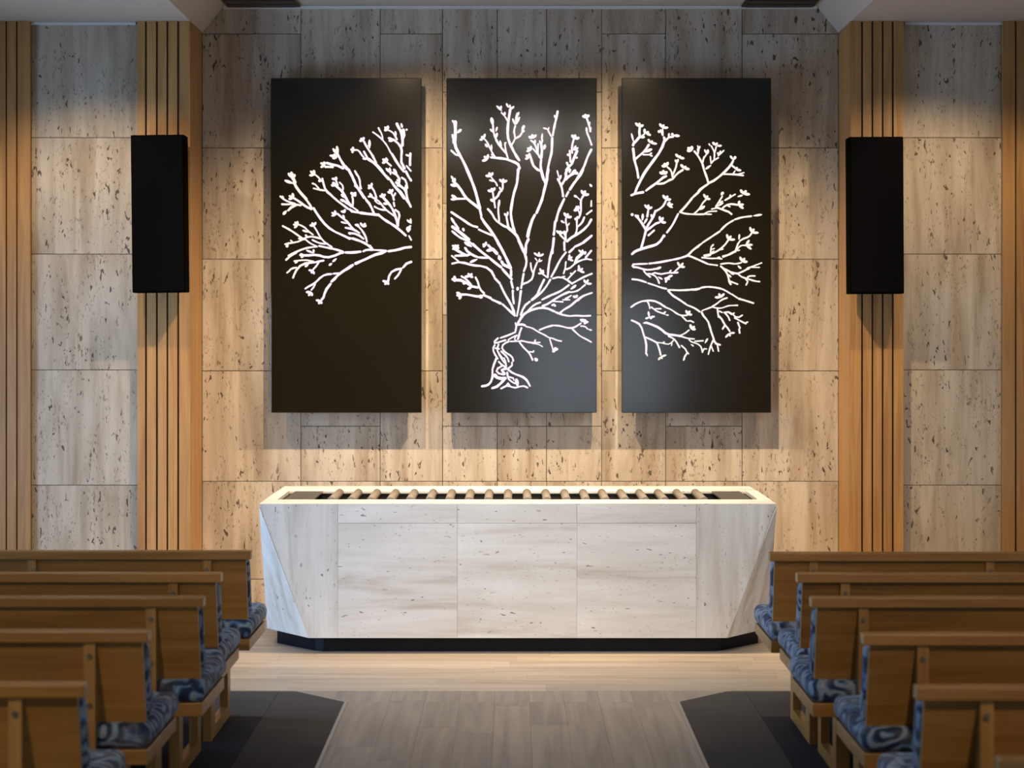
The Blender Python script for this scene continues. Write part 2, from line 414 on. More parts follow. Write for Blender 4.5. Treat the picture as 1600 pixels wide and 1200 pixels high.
for i in range(nx):
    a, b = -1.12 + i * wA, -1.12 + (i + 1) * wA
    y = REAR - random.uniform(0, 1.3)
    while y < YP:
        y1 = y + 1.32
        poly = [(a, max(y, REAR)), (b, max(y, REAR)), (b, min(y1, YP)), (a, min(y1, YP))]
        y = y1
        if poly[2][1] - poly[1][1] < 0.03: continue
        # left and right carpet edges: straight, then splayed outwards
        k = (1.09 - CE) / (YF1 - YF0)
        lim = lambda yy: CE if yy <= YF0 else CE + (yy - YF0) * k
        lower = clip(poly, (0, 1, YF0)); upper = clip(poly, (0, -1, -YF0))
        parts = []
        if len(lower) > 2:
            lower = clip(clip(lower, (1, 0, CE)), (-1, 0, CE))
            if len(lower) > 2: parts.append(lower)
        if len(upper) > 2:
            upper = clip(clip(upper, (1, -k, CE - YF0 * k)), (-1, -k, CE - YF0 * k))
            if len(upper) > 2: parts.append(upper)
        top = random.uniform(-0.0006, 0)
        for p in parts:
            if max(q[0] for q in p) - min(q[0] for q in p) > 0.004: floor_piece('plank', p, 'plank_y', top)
for s in (-1, 1):               # carpet tiles under the pews
    T = 0.62
    rows = int((YF1 - REAR) / T) + 1
    xs = [CE + 0.005, 1.18] + [1.18 + T * k for k in range(1, 6)]
    xs = [v for v in xs if v < HALF] + [HALF]
    for j in range(rows):
        y1 = YF1 - j * T; y0 = max(y1 - T, REAR)
        if y1 - y0 < 0.02: continue
        for i, (a, b) in enumerate(zip(xs[:-1], xs[1:])):
            if b - a < 0.03: continue
            poly = [(a, y0), (b, y0), (b, y1), (a, y1)]
            k = (1.09 - CE) / (YF1 - YF0)
            poly = clip(poly, (-1, k, -(CE + 0.005 - YF0 * k)))
            if len(poly) < 3: continue
            mat = 'carpet_a' if (j == 0 or (i == 0)) else 'carpet_b'
            if j > 1 and (i + j) % 3 == 0: mat = 'carpet_b'
            floor_piece('carpet_tile', [(s * p[0], p[1]) for p in poly], mat, 0.002, 0.0005)
    prism('trim_%d' % (4 if s < 0 else 5), [(s * (CE - 0.008), REAR, 0.0035), (s * (CE + 0.008), REAR, 0.0035), (s * (CE + 0.008), YF0 - 0.003, 0.0035), (s * 1.094, YF1, 0.0035), (s * 1.082, YF1 + 0.006, 0.0035), (s * (CE - 0.008), YF0 + 0.003, 0.0035)], (0, 0, -0.02), 'steel', None, kind='structure')

# ------------------------------------------------------------------ slatted oak pilasters
def pilaster(x_pairs, side, label, zt=ZS - 0.001):
    """x_pairs: slat edges in photo pixels at the slat face; side: pixel edges of the return board (or None)"""
    xs = [(X(a, DP), X(b, DP)) for a, b in x_pairs]
    lo, hi = min(a for a, b in xs), max(b for a, b in xs)
    cx = (lo + hi) / 2
    t = thing('slatted_pilaster', (cx, DO, 0), label, 'pilaster', 'slatted oak pilasters')
    box('backing', (lo - cx + 0.003, -0.028, 0), (hi - cx - 0.003, -0.004, zt), 'dark_wood', t)
    for a, b in xs: box('slat', (a - cx, DP - DO, 0), (b - cx, -0.028, zt), 'slat', t)
    if side is not None:
        x0, x1 = side
        box('return_board', (x0 - cx, DP - DO + 0.012, 0), (x1 - cx, DW - DO - 0.002, zt), 'slat', t)
    return t
pilaster([(-58, -41), (-38, -23.5), (-21, -8), (-6, 8.6), (11, 25), (27.5, 47)], None, 'slatted oak pilaster at the far left edge of the stone wall')
pl = pilaster([(214.5, 226.5), (229.5, 243.5), (246.5, 260), (262.8, 276.8), (279.8, 297)], (XL - 0.03, XL - 0.001), 'slatted oak pilaster behind the loudspeaker left of the tree panels')
pr = pilaster([(1328.5, 1345.6), (1348.6, 1361.8), (1364.6, 1377.8), (1380.6, 1393.6), (1396.6, 1411.5)], (XR + 0.001, XR + 0.03), 'slatted oak pilaster behind the loudspeaker right of the tree panels')
pilaster([(1567, 1585.8), (1588.6, 1602), (1605, 1619), (1622, 1636), (1639, 1653), (1656, 1670)], None, 'slatted oak pilaster at the far right edge of the stone wall')

# ------------------------------------------------------------------ loudspeakers
def speaker(px0, px1, py0, py1, yaw, label):
    d = 12.07
    x0, x1, z0, z1 = X(px0, d), X(px1, d), Z(py1, d), Z(py0, d)
    t = thing('loudspeaker', ((x0 + x1) / 2, d, z0), label, 'loudspeaker', 'wall loudspeakers on the pilasters')
    t.rotation_euler.y = yaw
    h = (x1 - x0) / 2; H = z1 - z0
    box('cabinet', (-h, 0.006, 0), (h, 0.15, H), 'speaker', t, 0.004, 1)
    box('grille', (-h + 0.008, -0.004, 0.008), (h - 0.008, 0.006, H - 0.008), 'speaker_mesh', t, 0.003, 1)
    box('bracket', (-0.05, 0.15, H * 0.5 - 0.1), (0.05, 0.25, H * 0.5 + 0.1), 'speaker', t)
speaker(206.5, 290, 210.5, 457, math.radians(-0.65), 'tall black loudspeaker left of the three tree panels')
speaker(1328.5, 1413, 213.5, 459, math.radians(-0.3), 'tall black loudspeaker right of the three tree panels')

# ------------------------------------------------------------------ illuminated tree panels
DPF = 12.62                    # face of the panels
TILES = {
'L': [
 (430, 180, 9.233, '''b40 270,970 300,1040 350,1100 400,1160 450,1210;f50 255,910 185,835 230,815 285,850;b52 240,880 290,970;p48 260,985 135,940
f42 570,860 505,805 555,790 490,870;b25 580,860 640,910 665,950;p44 668,950 620,945;b35 680,915 700,1000 715,1060 740,1100 800,1140 860,1205;b28 555,1055 600,1070 735,1090;b28 540,985 580,1000 630,1060
f46 905,575 890,445 830,480;f44 895,605 785,580 840,560 825,625;b42 900,560 945,650 985,720 1035,780;b40 1055,785 1110,880;f40 722,715 650,690 700,670 655,755;b35 725,745 830,748;b40 745,690 800,722 900,710 980,765
f40 892,930 815,915 870,890;b30 880,950 900,1010;b42 840,980 880,1030 960,1080 1030,1205;p44 870,1015 805,1010;b28 930,970 985,1010 975,1090;p44 1005,1185 950,1140'''),
 (540, 180, 9.233, '''f38 112,510 70,490 105,455 90,545;b28 125,505 170,490 200,520 240,590 260,600;b32 265,525 300,590 330,640;p40 322,632 245,625;b45 330,635 400,680 450,720 520,790 560,870 622,918
f40 252,368 195,370 215,330 265,315;b35 265,380 310,470 370,550 420,640 440,690;p42 345,480 345,355;p30 345,460 325,430;b25 475,185 485,220 525,260 535,345;b25 395,245 460,290 530,350 600,440 650,540;b38 668,558 720,650 770,730 840,812
f42 612,208 560,170 610,150 555,220;b28 615,215 690,250 740,350;p32 730,300 715,230;p44 695,362 610,325;p40 690,368 620,370;b38 690,350 760,410 810,450 815,530 805,582;b38 805,604 805,680 850,768
b46 740,125 752,170 800,220 825,300 820,435;p36 800,115 818,182;d34 880,210;b48 832,215 845,290 820,340;b35 935,555 930,650 930,720;p34 930,592 865,570;b30 880,732 942,805;b38 870,812 910,890 945,942
f42 588,672 530,630 585,610 525,690 605,630;b26 595,678 655,730;p42 660,840 580,765;p40 650,862 635,755;p44 742,845 690,775;b35 680,830 740,850 800,920 770,990;p36 790,955 735,930;b34 812,902 870,920 890,1050;b35 730,970 790,1030 860,1060 890,1205
b38 648,935 700,1020 780,1110 845,1200;b40 0,740 28,778;b42 42,785 100,880 140,1000 190,1070 268,1190;b30 135,805 150,850 200,890 215,1052;f38 368,1048 325,1005 380,975 320,1055;b28 380,1050 420,1090 442,1200;f42 112,1165 75,1110 150,1110 155,1150'''),
 (430, 300, 12, '''b45 470,0 540,90 600,170 660,240 685,310;f55 345,112 255,70 325,20 250,135;b45 350,115 470,190 590,290 680,320;b38 100,85 170,150 270,190 370,220;p40 165,155 135,70;b40 130,230 210,245 300,210 380,240 480,250;b50 245,345 300,290 400,240;p62 215,350 145,425
b48 722,305 770,390 850,500 920,600 1010,680 1120,755 1230,790 1398,878;f48 425,622 335,610 365,560 415,545 355,675;b35 440,610 560,660 630,750 710,800;p46 620,755 510,715;f50 722,642 645,620 690,570 765,565;b38 730,650 780,720 830,830 920,940 1060,1030
b42 145,640 260,700 370,770 450,830 540,890;b38 185,980 240,960 330,950 430,945 490,900 600,840 680,830 860,875;p30 335,940 280,900;p60 240,970 212,1040;p44 605,842 562,800;p40 490,882 430,868;b32 570,890 650,960 780,1020;b40 250,1195 400,1120 540,1060 700,1030 785,1025
b36 700,900 800,950 900,975 980,970;b42 825,1012 960,1040 1150,1080 1270,1120;d70 1262,1132;b48 1328,1135 1440,1137;f46 1145,422 1055,385 1115,345 1055,450;b42 1170,410 1250,480 1350,550 1430,660;p40 1305,490 1265,430;p40 1350,592 1230,560;f44 1302,392 1230,355 1310,320 1275,340
b42 970,0 1060,70 1170,170 1280,250 1358,308;b42 1392,325 1440,370;b45 1270,0 1320,100 1370,210 1440,270;p58 1315,112 1235,40;p58 1335,190 1220,140;b45 1325,672 1440,690;p50 1440,775 1375,782'''),
 (540, 290, 12, '''b45 180,0 280,110 310,180 368,238;b48 386,268 450,330 490,420 530,520;b30 280,0 295,58;f52 150,172 100,125 190,125 205,165;b42 125,205 145,260 130,390;b30 0,200 40,320 110,390 230,472;b42 0,315 110,392;b36 0,392 40,438;b45 75,445 150,490 265,508;b55 285,512 400,530 620,550;b52 620,550 720,640 850,710 980,800 1128,935
f44 482,208 415,205 455,140 490,165;b38 470,200 560,250 630,290 700,390 760,460 900,560;b30 550,280 590,330 640,360 672,340;b30 500,40 545,100 580,220;f50 705,222 635,190 680,145 745,155 715,160;b48 710,230 790,310 870,420 940,560 980,750;p52 790,352 705,330;b38 545,395 640,450 760,460;b44 910,540 960,660 980,750
f50 855,145 785,115 825,65 885,65;b45 860,150 890,200 905,268;p40 905,205 940,130;b45 903,318 915,385;b42 935,455 1010,500 1022,550 985,650 980,760;b42 900,0 1040,120 1110,230 1160,290 1222,398;b42 1130,0 1140,160 1170,280 1222,388;b30 970,0 1120,50
p46 1232,712 1150,640;p40 1232,712 1215,615;d100 1178,812;p60 1170,800 1180,875;p46 1180,800 1225,745;b35 1190,945 1230,1018;b40 0,650 60,710 110,790 260,890;b45 0,790 80,800 200,850;b45 65,890 180,890 260,930 338,998
f52 332,780 275,695 370,700 390,740;b40 190,735 290,800 340,900 390,960 400,1055;p40 260,775 215,715;b42 0,960 92,990;b50 130,992 280,1040 420,1110 488,1170 480,1205'''),
 (430, 370, 10, '''b36 172,360 230,300 330,250;p36 602,255 485,210;p36 602,255 600,195;b40 395,285 450,290 520,300 620,270 700,290 760,320 830,330 930,300 1030,250;p36 460,290 390,265;p36 455,295 400,325
b32 300,380 420,365 500,360 600,390;p30 355,390 305,412;b35 755,372 680,385 600,405;b38 600,400 480,410 380,440 330,520 290,600 280,640;b32 185,562 230,540 230,500 330,480;p46 525,415 465,472;b34 680,400 640,460 590,515;f40 592,530 520,520 560,570 610,585
p38 960,338 895,392;p40 890,412 838,450;b45 1190,450 1100,510 1040,560 960,600 930,670 882,698;b30 912,576 1000,570;b35 878,582 760,590 690,650 620,730 510,780 472,810;b32 625,740 600,790 565,832;f46 560,862 480,865 520,925 580,925;b42 866,735 790,820 760,900 770,950 725,985;f44 715,1002 635,990 675,1050 725,1050'''),
 (540, 370, 10, '''b45 0,245 100,250 232,232;b35 275,228 310,200 430,205;b40 380,140 420,200;b32 445,206 630,215;b48 628,222 580,265 450,265 390,320 260,370 158,418;b45 112,442 0,520;b48 672,225 860,200 910,160 1022,160
b45 1025,392 950,420 900,478;b38 872,495 780,510 710,540 670,610 665,700;b38 870,500 830,600 770,655;f44 648,702 575,690 610,750 675,750 640,680'''),
],
'M': [
 (700, 150, 9.233, '''b45 100,380 110,480 110,600 85,680 110,740 150,830 210,910 240,990 290,1090 335,1205;b60 103,380 105,440;p34 100,400 60,350;p46 130,535 195,480;p44 92,645 60,550;b62 90,610 88,670;b32 48,788 110,845 160,860
f40 512,618 455,635 480,580 535,545;b26 525,620 580,680 590,740 630,790 640,830 690,890;p40 572,742 535,690;p28 632,785 625,700;p28 675,872 620,840;b40 620,885 740,900 850,900 900,940 970,960 1020,970 1035,1042;f44 565,922 580,840 520,865 490,935
b30 640,360 650,420 655,530 690,620;b34 695,632 730,700 830,820;p56 650,425 625,310;p32 650,525 605,475;p32 690,515 710,445;p40 690,612 710,530;p36 772,765 750,640;b30 820,680 830,790 865,900;p26 825,690 838,665
b42 898,195 880,300 860,450 860,620 920,740 960,830 1028,928;p34 900,190 890,125;p36 900,195 955,150;p34 872,168 840,105;b24 860,360 820,290 770,240;p36 778,218 700,140;p34 765,195 765,140;p36 817,285 820,230
b30 915,710 980,610 945,520 970,435;p34 970,420 930,325;p42 975,405 1000,240;p34 985,412 1035,300;p30 1000,300 1025,230;b30 980,610 1050,590 1070,520 1100,440;b42 1018,1055 1000,1205'''),
 (810, 150, 9.233, '''p44 48,512 82,420;p34 58,525 88,495;b36 565,225 550,310 520,430 495,570;b38 487,605 485,700 480,830 440,950 430,1050 400,1130 410,1205;p32 547,335 515,275;b26 470,580 430,500 420,480;p28 425,480 355,460;p24 430,492 440,450
f44 202,612 145,585 200,550 260,560;b30 180,642 220,650 250,720 290,860 310,890;p32 240,692 240,630;b28 285,692 280,840;b28 212,762 290,850;f40 188,778 125,750 175,720 115,800;f40 155,890 105,850 150,830 95,910;b36 160,835 180,910 205,950 200,1010 310,1080;p30 335,660 345,540;p30 322,705 305,640;p30 332,695 350,620
b42 330,700 340,790 330,888;p48 368,775 385,700;b38 328,915 310,1000 330,1100 362,1205;f46 818,622 765,560 815,555 880,600;b32 800,622 770,700 775,820;p36 795,785 830,715;p34 800,785 865,745;b34 740,790 750,950;p40 742,862 700,840;b40 845,795 800,900 770,980;p34 815,890 858,890;b40 700,965 720,1008;b38 770,980 700,1030 670,1120 690,1205
p44 735,1112 745,1045;b34 690,1195 780,1120 800,1080;p44 800,1090 830,1065;p50 790,1100 865,1120;f46 985,316 920,285 960,260 1020,270;b32 985,320 1020,420 1040,510;p24 1022,445 1030,370;p34 1028,522 1045,450;p34 990,540 980,450;b28 990,530 1020,600 1055,705;b38 1050,775 990,890 950,1020 890,1120 840,1205;b22 560,1080 580,1160'''),
 (700, 265, 9.233, '''b42 270,0 350,180 400,320 430,450 460,556;b38 462,582 480,666;b42 480,692 520,770 600,850 660,940 710,1030 760,1120 805,1205;p36 95,175 45,90;p34 105,175 95,120;b42 70,165 140,220 200,310 260,420 340,470 450,560;p48 125,242 35,215;p48 135,422 48,368;p40 130,428 38,430;b36 120,422 250,420
b38 50,615 130,670 240,740 350,820 422,830;b36 445,864 540,910 670,960;p40 110,800 42,690;b40 100,780 150,850;b50 65,825 130,870 230,950 300,1010;p40 232,892 212,842;b36 62,890 180,990 280,1020 380,1100 505,1205;p50 345,1115 235,1045
f42 612,102 540,85 590,40 650,40;b24 620,105 660,160 700,190 710,232;p30 675,172 592,150;f40 792,188 740,140 800,130 855,155;b30 790,192 790,270 770,310;p32 772,305 738,252;b38 748,320 720,380 672,428;f44 642,318 570,300 625,265 680,260;b28 645,322 660,420 680,548;p44 655,465 612,425
b30 740,450 725,540 720,620 740,700 740,770;p40 725,560 742,442;b34 575,570 610,610 650,640 660,710 740,770 800,820 870,840;b44 870,840 950,910 1000,940 1030,1040 1095,1190;p36 850,685 812,628;p32 852,680 865,605;b34 845,692 870,830;b42 1010,0 1000,200 950,330 920,500 900,630 930,800 960,900
f40 540,1102 500,1070 550,1040 500,1110;b36 580,1092 640,1150 705,1205;p44 642,1152 560,1165;f40 110,1132 60,1090 105,1080 155,1085 60,1150 165,1130;b38 100,1150 200,1205;p36 282,1182 245,1120'''),
 (810, 265, 9.233, '''b44 430,0 410,80 420,150 390,210 370,310 340,440 262,625;b40 330,0 350,90 390,200;b34 270,0 320,20;b48 236,655 190,720 180,810 140,890 135,965;b46 140,1012 110,1080 100,1205;b40 0,1020 80,1190
p22 582,115 558,15;p36 592,155 615,78;p36 590,185 562,122;b34 585,165 625,240 645,385;b38 690,0 690,120 630,210;b34 700,110 800,60;b42 930,0 900,80 800,190 742,288;b36 720,322 688,385;b40 660,425 620,510 570,620 545,738;b38 530,755 510,938;b36 510,990 490,1205
p36 1025,208 1062,248;b24 1052,450 1050,528;b30 1055,592 985,645;f44 945,372 905,295 965,300 1020,355;b32 935,382 900,420 900,520 910,600 870,700;p38 855,402 800,372;b18 850,400 890,440;f40 868,582 810,560 830,525 865,520 795,590;b24 865,590 885,640
p44 852,722 808,705;b30 850,685 835,780 855,850 820,940;b32 950,690 930,760 860,820;b38 1050,722 1020,800 940,870 830,950 760,970 702,1035;f42 702,692 655,620 715,630 770,680;b30 685,702 670,760 710,810 715,890 680,920;p34 665,772 612,735;p24 715,812 735,768
f42 612,932 545,880 600,880 640,895;b32 600,940 680,1020;p42 672,962 660,880;b36 680,905 680,1010;b34 660,1052 665,1160;b42 1055,955 935,1055;b34 915,1068 815,1112;b36 795,1135 735,1192'''),
 (700, 380, 9.233, '''b40 120,90 210,150 280,180;b36 105,182 180,175 280,180 330,160;b36 245,68 265,120 340,160 430,210 580,210;p42 425,230 315,278;b40 360,10 450,100 540,170 600,210 650,260 765,346;b40 786,374 860,460 918,518;b38 910,392 910,470
b30 55,182 150,260;b36 60,295 150,260 240,280 330,320 460,325 560,340 640,400 668,484;b38 675,505 745,578;b40 758,604 800,700 870,820 930,910 962,1045;b58 645,85 705,148;p44 645,102 552,108;p56 730,170 755,248;b52 775,268 800,310 905,358;b42 720,0 800,130 860,260 905,355
b36 912,552 935,645;b34 935,685 935,790 950,870;f46 105,530 50,515 90,470 80,550;b45 100,530 190,520 270,570 340,640 430,640;p44 265,572 210,582;p44 345,632 280,662;b36 195,478 250,500 330,600;f40 312,482 240,480 290,430 350,435 365,490;b34 398,494 445,550 435,640 520,722
f48 195,742 120,710 120,755 160,810;b38 200,740 270,735 400,770 470,770;d66 475,770;b38 515,748 615,792;b42 632,812 758,868;b36 790,884 960,1040'''),
 (810, 370, 12, '''b50 0,30 60,180 120,310 160,460 150,540 102,645;b55 190,45 140,150 130,290;b48 98,695 70,850 52,965;b42 70,890 180,860 270,800 280,660 350,480;b32 230,492 240,620 270,670;f46 390,372 290,300 385,285 475,320;p28 362,462 308,392;p28 372,475 405,405;p34 378,472 448,440;b45 40,1018 25,1205
b45 660,25 645,200 590,400 560,600 550,760;b36 540,760 430,680;f46 440,682 400,590 470,620 370,690 485,660;b40 862,95 866,240;b46 892,290 780,430 700,600 615,752;b44 596,805 520,940 390,1090 252,1188;b44 482,805 400,970 350,1110
b42 955,288 1036,212;b38 1054,190 1188,122;b52 1216,108 1350,0;f46 948,422 960,330 1010,375 1030,450 930,430;b32 890,472 880,570;b38 882,582 848,688;b40 902,610 980,590 1060,490 1200,430 1290,400 1368,432;b60 1065,485 1100,400 1215,295;p42 1205,315 1125,245;p42 1205,310 1200,238;p44 1245,340 1262,270;b44 1262,388 1365,262
f48 1142,642 1130,530 1210,590 1240,670 1110,610;b40 645,782 750,745 830,760 910,800 980,860;p26 815,745 882,745;b36 920,800 1000,710 1070,640;p38 1002,702 970,678;b38 1376,692 1230,750 1000,880;b42 946,905 780,1030 620,1090 445,1178;f48 1270,882 1225,800 1310,800 1375,880;b36 1248,902 1110,1020 982,1040;p54 978,985 1085,905
b46 956,1032 830,1080 640,1195;b30 988,1102 880,1160;f56 1080,1145 1022,1108 1102,1088;b40 1376,1052 1200,1110 1110,1195;p40 1070,430 1130,380'''),
 (810, 450, 9.233, '''b32 40,42 20,180 0,300 -22,405;b40 -10,1 -12,20;b34 165,195 90,240 60,310 35,388;b34 300,30 280,100 192,168;b32 318,207 260,220 170,290 140,330;b34 610,110 480,190 420,240 350,260;b36 0,500 40,410 130,340 240,300 350,280 430,290 518,338;b34 545,352 640,390 735,404;b28 752,404 820,395 920,405 1040,400
b32 600,360 650,310 740,270 850,170 900,135;b24 480,190 640,200;b22 640,170 740,170;b24 680,170 750,115;f36 512,242 475,250 515,225 540,265;b32 0,530 60,525 95,538;b24 110,555 210,580 290,640 350,660 430,710;b30 305,605 380,570 492,541;b28 514,540 600,545 720,580 800,575 900,510
f44 948,492 890,450 920,445 970,450 1010,490 970,520;b24 900,550 970,550 1000,592;p26 1008,594 1062,612;b26 778,592 880,690 1000,750 1050,780;b24 440,715 500,720 540,755 618,766;b22 450,730 500,890;f44 508,890 505,932 540,910 575,880 550,860
b26 0,770 50,755 130,785 200,790 310,785;b20 200,800 290,810 345,845;p28 230,785 248,742;b26 20,790 100,890 150,920 205,1038;b26 160,920 215,925;p28 212,928 222,898;p54 232,1012 278,1052'''),
 (740, 495, 10, '''b42 760,0 700,80 690,110;b36 690,125 750,118 802,134;b34 655,98 668,150 655,218;b36 748,175 710,250 715,300 692,348;b30 652,240 540,290 420,330;b28 680,290 600,320 540,360;b24 680,382 575,385;b26 662,300 640,350 665,372
b32 380,335 310,390 302,430 380,400 498,365;b34 548,386 450,430 430,490 470,540 620,630 620,688;b30 330,445 300,470 300,540 340,600 380,655;b32 390,430 380,480 350,520 400,580 450,650;b34 340,490 400,502;b34 430,540 540,640 550,700;b28 400,590 440,660 480,720;b30 475,645 500,700 510,790;b34 392,700 440,750 490,780
b30 600,712 600,760 540,810;b38 355,650 320,750 280,820 300,880 300,960 240,1070 132,1085;b32 440,770 370,800 335,850 390,895 470,905;b50 500,810 440,830 480,890;b60 335,915 345,950 440,975 495,960;b46 480,980 420,1040 370,1105 292,1115
b38 532,820 600,880 720,920 780,940 830,980 880,1080;b32 525,870 540,980 640,1040;b26 560,940 620,960 630,990;p66 690,1090 665,965;b36 540,1040 510,1080 430,1120;b30 540,1070 600,1100 660,1125 720,1080 790,1070 840,1105;d62 545,1070'''),
],
'R': [
 (980, 180, 9.233, '''f42 180,172 115,110 175,110 235,140;b36 180,180 175,240 180,300;p42 250,265 250,195;p38 262,255 315,240;p40 262,255 342,292;p46 175,315 255,315;b38 180,310 130,370 92,408;b28 250,270 200,310;p30 92,385 60,262;p42 85,408 85,450;b38 85,484 100,560 95,640 140,760 160,902
b36 110,640 170,580 230,550 310,430;p48 250,535 360,488;b24 230,570 330,570;p30 318,570 358,542;p28 318,572 368,592;f38 332,398 300,345 370,370 430,415;f40 507,182 465,120 530,135 592,180;b26 510,200 515,290;b26 482,210 510,290;p46 482,240 440,232;b42 530,322 548,365;b34 550,370 600,320 660,310
p32 595,322 605,258;d42 650,275;p44 665,290 757,302;b42 540,360 510,460 460,560 380,640 320,740 230,850 190,960 130,1050 110,1130;b42 60,1155 110,1130 228,1112;b38 272,1088 340,1030 430,980 520,890 560,880;f48 525,852 465,820 520,790 580,815;b34 430,990 530,990 610,930 660,920
b28 660,910 630,780 580,750;f46 562,742 495,730 530,690 590,675;b34 650,870 710,750 715,680;p34 715,692 690,640;p34 720,692 735,630;f42 748,612 695,560 770,585 825,625;b32 670,900 730,830 800,790;f44 822,768 770,710 850,735 900,780;f52 932,512 870,465 930,445 860,510
b30 970,522 1020,580 1085,700;p32 1020,540 1020,470;b26 1108,600 1085,690'''),
 (1080, 200, 9.233, '''b28 95,370 110,300;p24 110,305 90,250;p24 115,305 127,258;b24 160,510 180,430 220,380;p32 228,380 190,310;p40 235,378 242,310;b32 165,530 180,610 220,690 245,788;p36 288,535 205,595;b30 288,508 320,470 390,430;b20 285,510 275,410;b24 330,450 340,360 290,260;b24 340,350 360,270;p24 275,260 252,222
f40 355,252 305,205 378,212;p36 372,260 440,255;b26 390,400 470,325;p30 392,392 380,350;p26 402,375 425,325;b36 248,798 330,770 400,700 470,650 540,570 590,520 605,470;p34 602,455 560,400;p46 612,458 642,408;b32 590,545 650,590;f40 642,602 665,565 722,612;b28 470,665 650,670 750,685;b20 680,665 760,645;b22 605,660 630,620;b38 240,810 120,890 105,920;b30 102,934 28,998'''),
 (980, 290, 10.909, '''f46 360,402 295,325 360,322 428,365;b40 360,405 342,525;d56 85,495;b42 145,512 200,570 240,620 320,760;p36 195,545 175,498;p48 260,595 265,480;p40 285,652 342,555;b42 330,720 390,610 460,530 480,430;p42 432,562 405,488;f50 662,242 605,160 690,172 748,236;b36 660,255 620,350 560,400 480,440;f44 680,325 735,278 782,320 775,376
b44 332,760 440,690 490,630 545,630;f50 570,622 550,522 615,540 662,632;b36 458,764 362,848;b42 320,760 290,880 240,1060;b46 82,1168 120,1120 250,1080 370,1040 500,1010 570,960 620,860;d58 625,860;b36 678,798 770,680 868,482;b42 902,450 1000,350 1105,214;b34 900,450 970,480 1140,490 1309,490;b34 1124,192 1215,104'''),
 (1080, 290, 10.909, '''f44 255,228 210,142 282,168 328,230;b34 250,240 190,290 170,350 140,400 50,480;p54 145,412 232,348;b28 0,490 220,485 345,490;b28 225,480 280,440 430,435;b30 350,400 440,380;p54 508,165 548,108;b32 530,182 470,280 420,360;p30 450,302 545,262;p40 450,352 548,290;b36 430,370 520,400 580,440 640,430 688,488
b34 520,400 600,320 690,310 790,330;p26 610,340 672,366;f48 802,332 825,258 897,322 892,392;b34 578,248 650,210 690,180 748,150;p32 655,205 670,150;p36 788,190 878,163;f52 885,142 838,68 942,82 1002,150;b34 1024,521 860,540 742,578;b36 716,594 600,660 508,755;b34 486,780 350,870 195,972;p42 1058,516 1207,494
b34 176,990 90,1050 0,1130 -90,1205;f48 1032,802 1000,706 1072,735 1148,805;b34 1030,812 1000,870 900,900 820,930 770,1060 750,1130;p34 812,925 822,828;f46 930,1012 990,928 1047,1010 1027,1087;b30 930,1020 840,1015 770,1100;p28 770,1112 832,1098;b36 750,1120 650,1180 540,1205
f46 632,922 605,828 682,855 748,920;b34 630,932 580,1010 460,1110 340,1170 220,1190;p30 478,1097 552,1078;b30 330,1170 340,1040;p34 340,1045 385,998;p26 345,1092 402,1068;p26 350,1142 392,1108'''),
 (980, 385, 12, '''b35 120,335 378,325;b45 120,338 98,365 125,390;b38 120,385 200,390 320,440 450,440 540,420;p52 525,432 640,388;b36 310,460 350,510 430,572;b32 380,510 470,520 560,580 600,690;p36 578,570 662,620;b36 470,512 510,480 640,540 720,490 870,500 945,490;b34 870,490 978,392;f48 992,388 940,292 1050,308 1082,385;p34 780,492 828,442
f50 748,580 852,545 795,625 720,682 700,620;b42 415,322 600,300 750,270 860,250 1000,220 1140,170;b46 1140,170 1210,80 1330,0;b42 1150,178 1215,198;b42 95,615 200,620 355,674;b38 392,690 520,730 650,780 732,795;b40 772,820 800,815 980,825 1180,815 1355,792;b40 768,832 830,910 980,1000 1098,1082;b34 1118,1098 1250,1150 1330,1205'''),
 (1080, 385, 12, '''b40 25,202 180,270 316,332;b34 345,337 488,355;b34 555,330 720,310 820,335 940,305;f54 962,292 910,195 1002,215 1057,285;p44 872,362 938,418;b40 552,372 620,420 680,520 710,600 700,660 740,710;p38 690,520 750,580;b34 742,660 868,708;b42 640,430 740,490 870,510;p40 720,480 800,530;b40 870,510 1020,450 1080,400;b28 1080,400 1320,310;p56 1020,440 1105,392
b30 1120,390 1278,395;b36 890,530 940,580 1080,610 1170,650 1280,660;b34 1060,575 1090,550 1192,555;b38 1020,610 1060,660 1030,722;b50 255,182 350,165;b34 205,210 380,230 520,220 572,235;p40 470,225 545,200;b40 596,198 680,170 820,90
b42 0,810 100,810 160,790;b38 184,775 300,755 460,770 600,800 734,886;b36 756,894 866,966;b40 896,982 1030,1020 1165,1063;f52 545,962 442,952 520,878 622,882;b34 668,967 580,985 490,1070 395,1128;b30 395,1135 500,1165 580,1160 690,1110 866,1105'''),
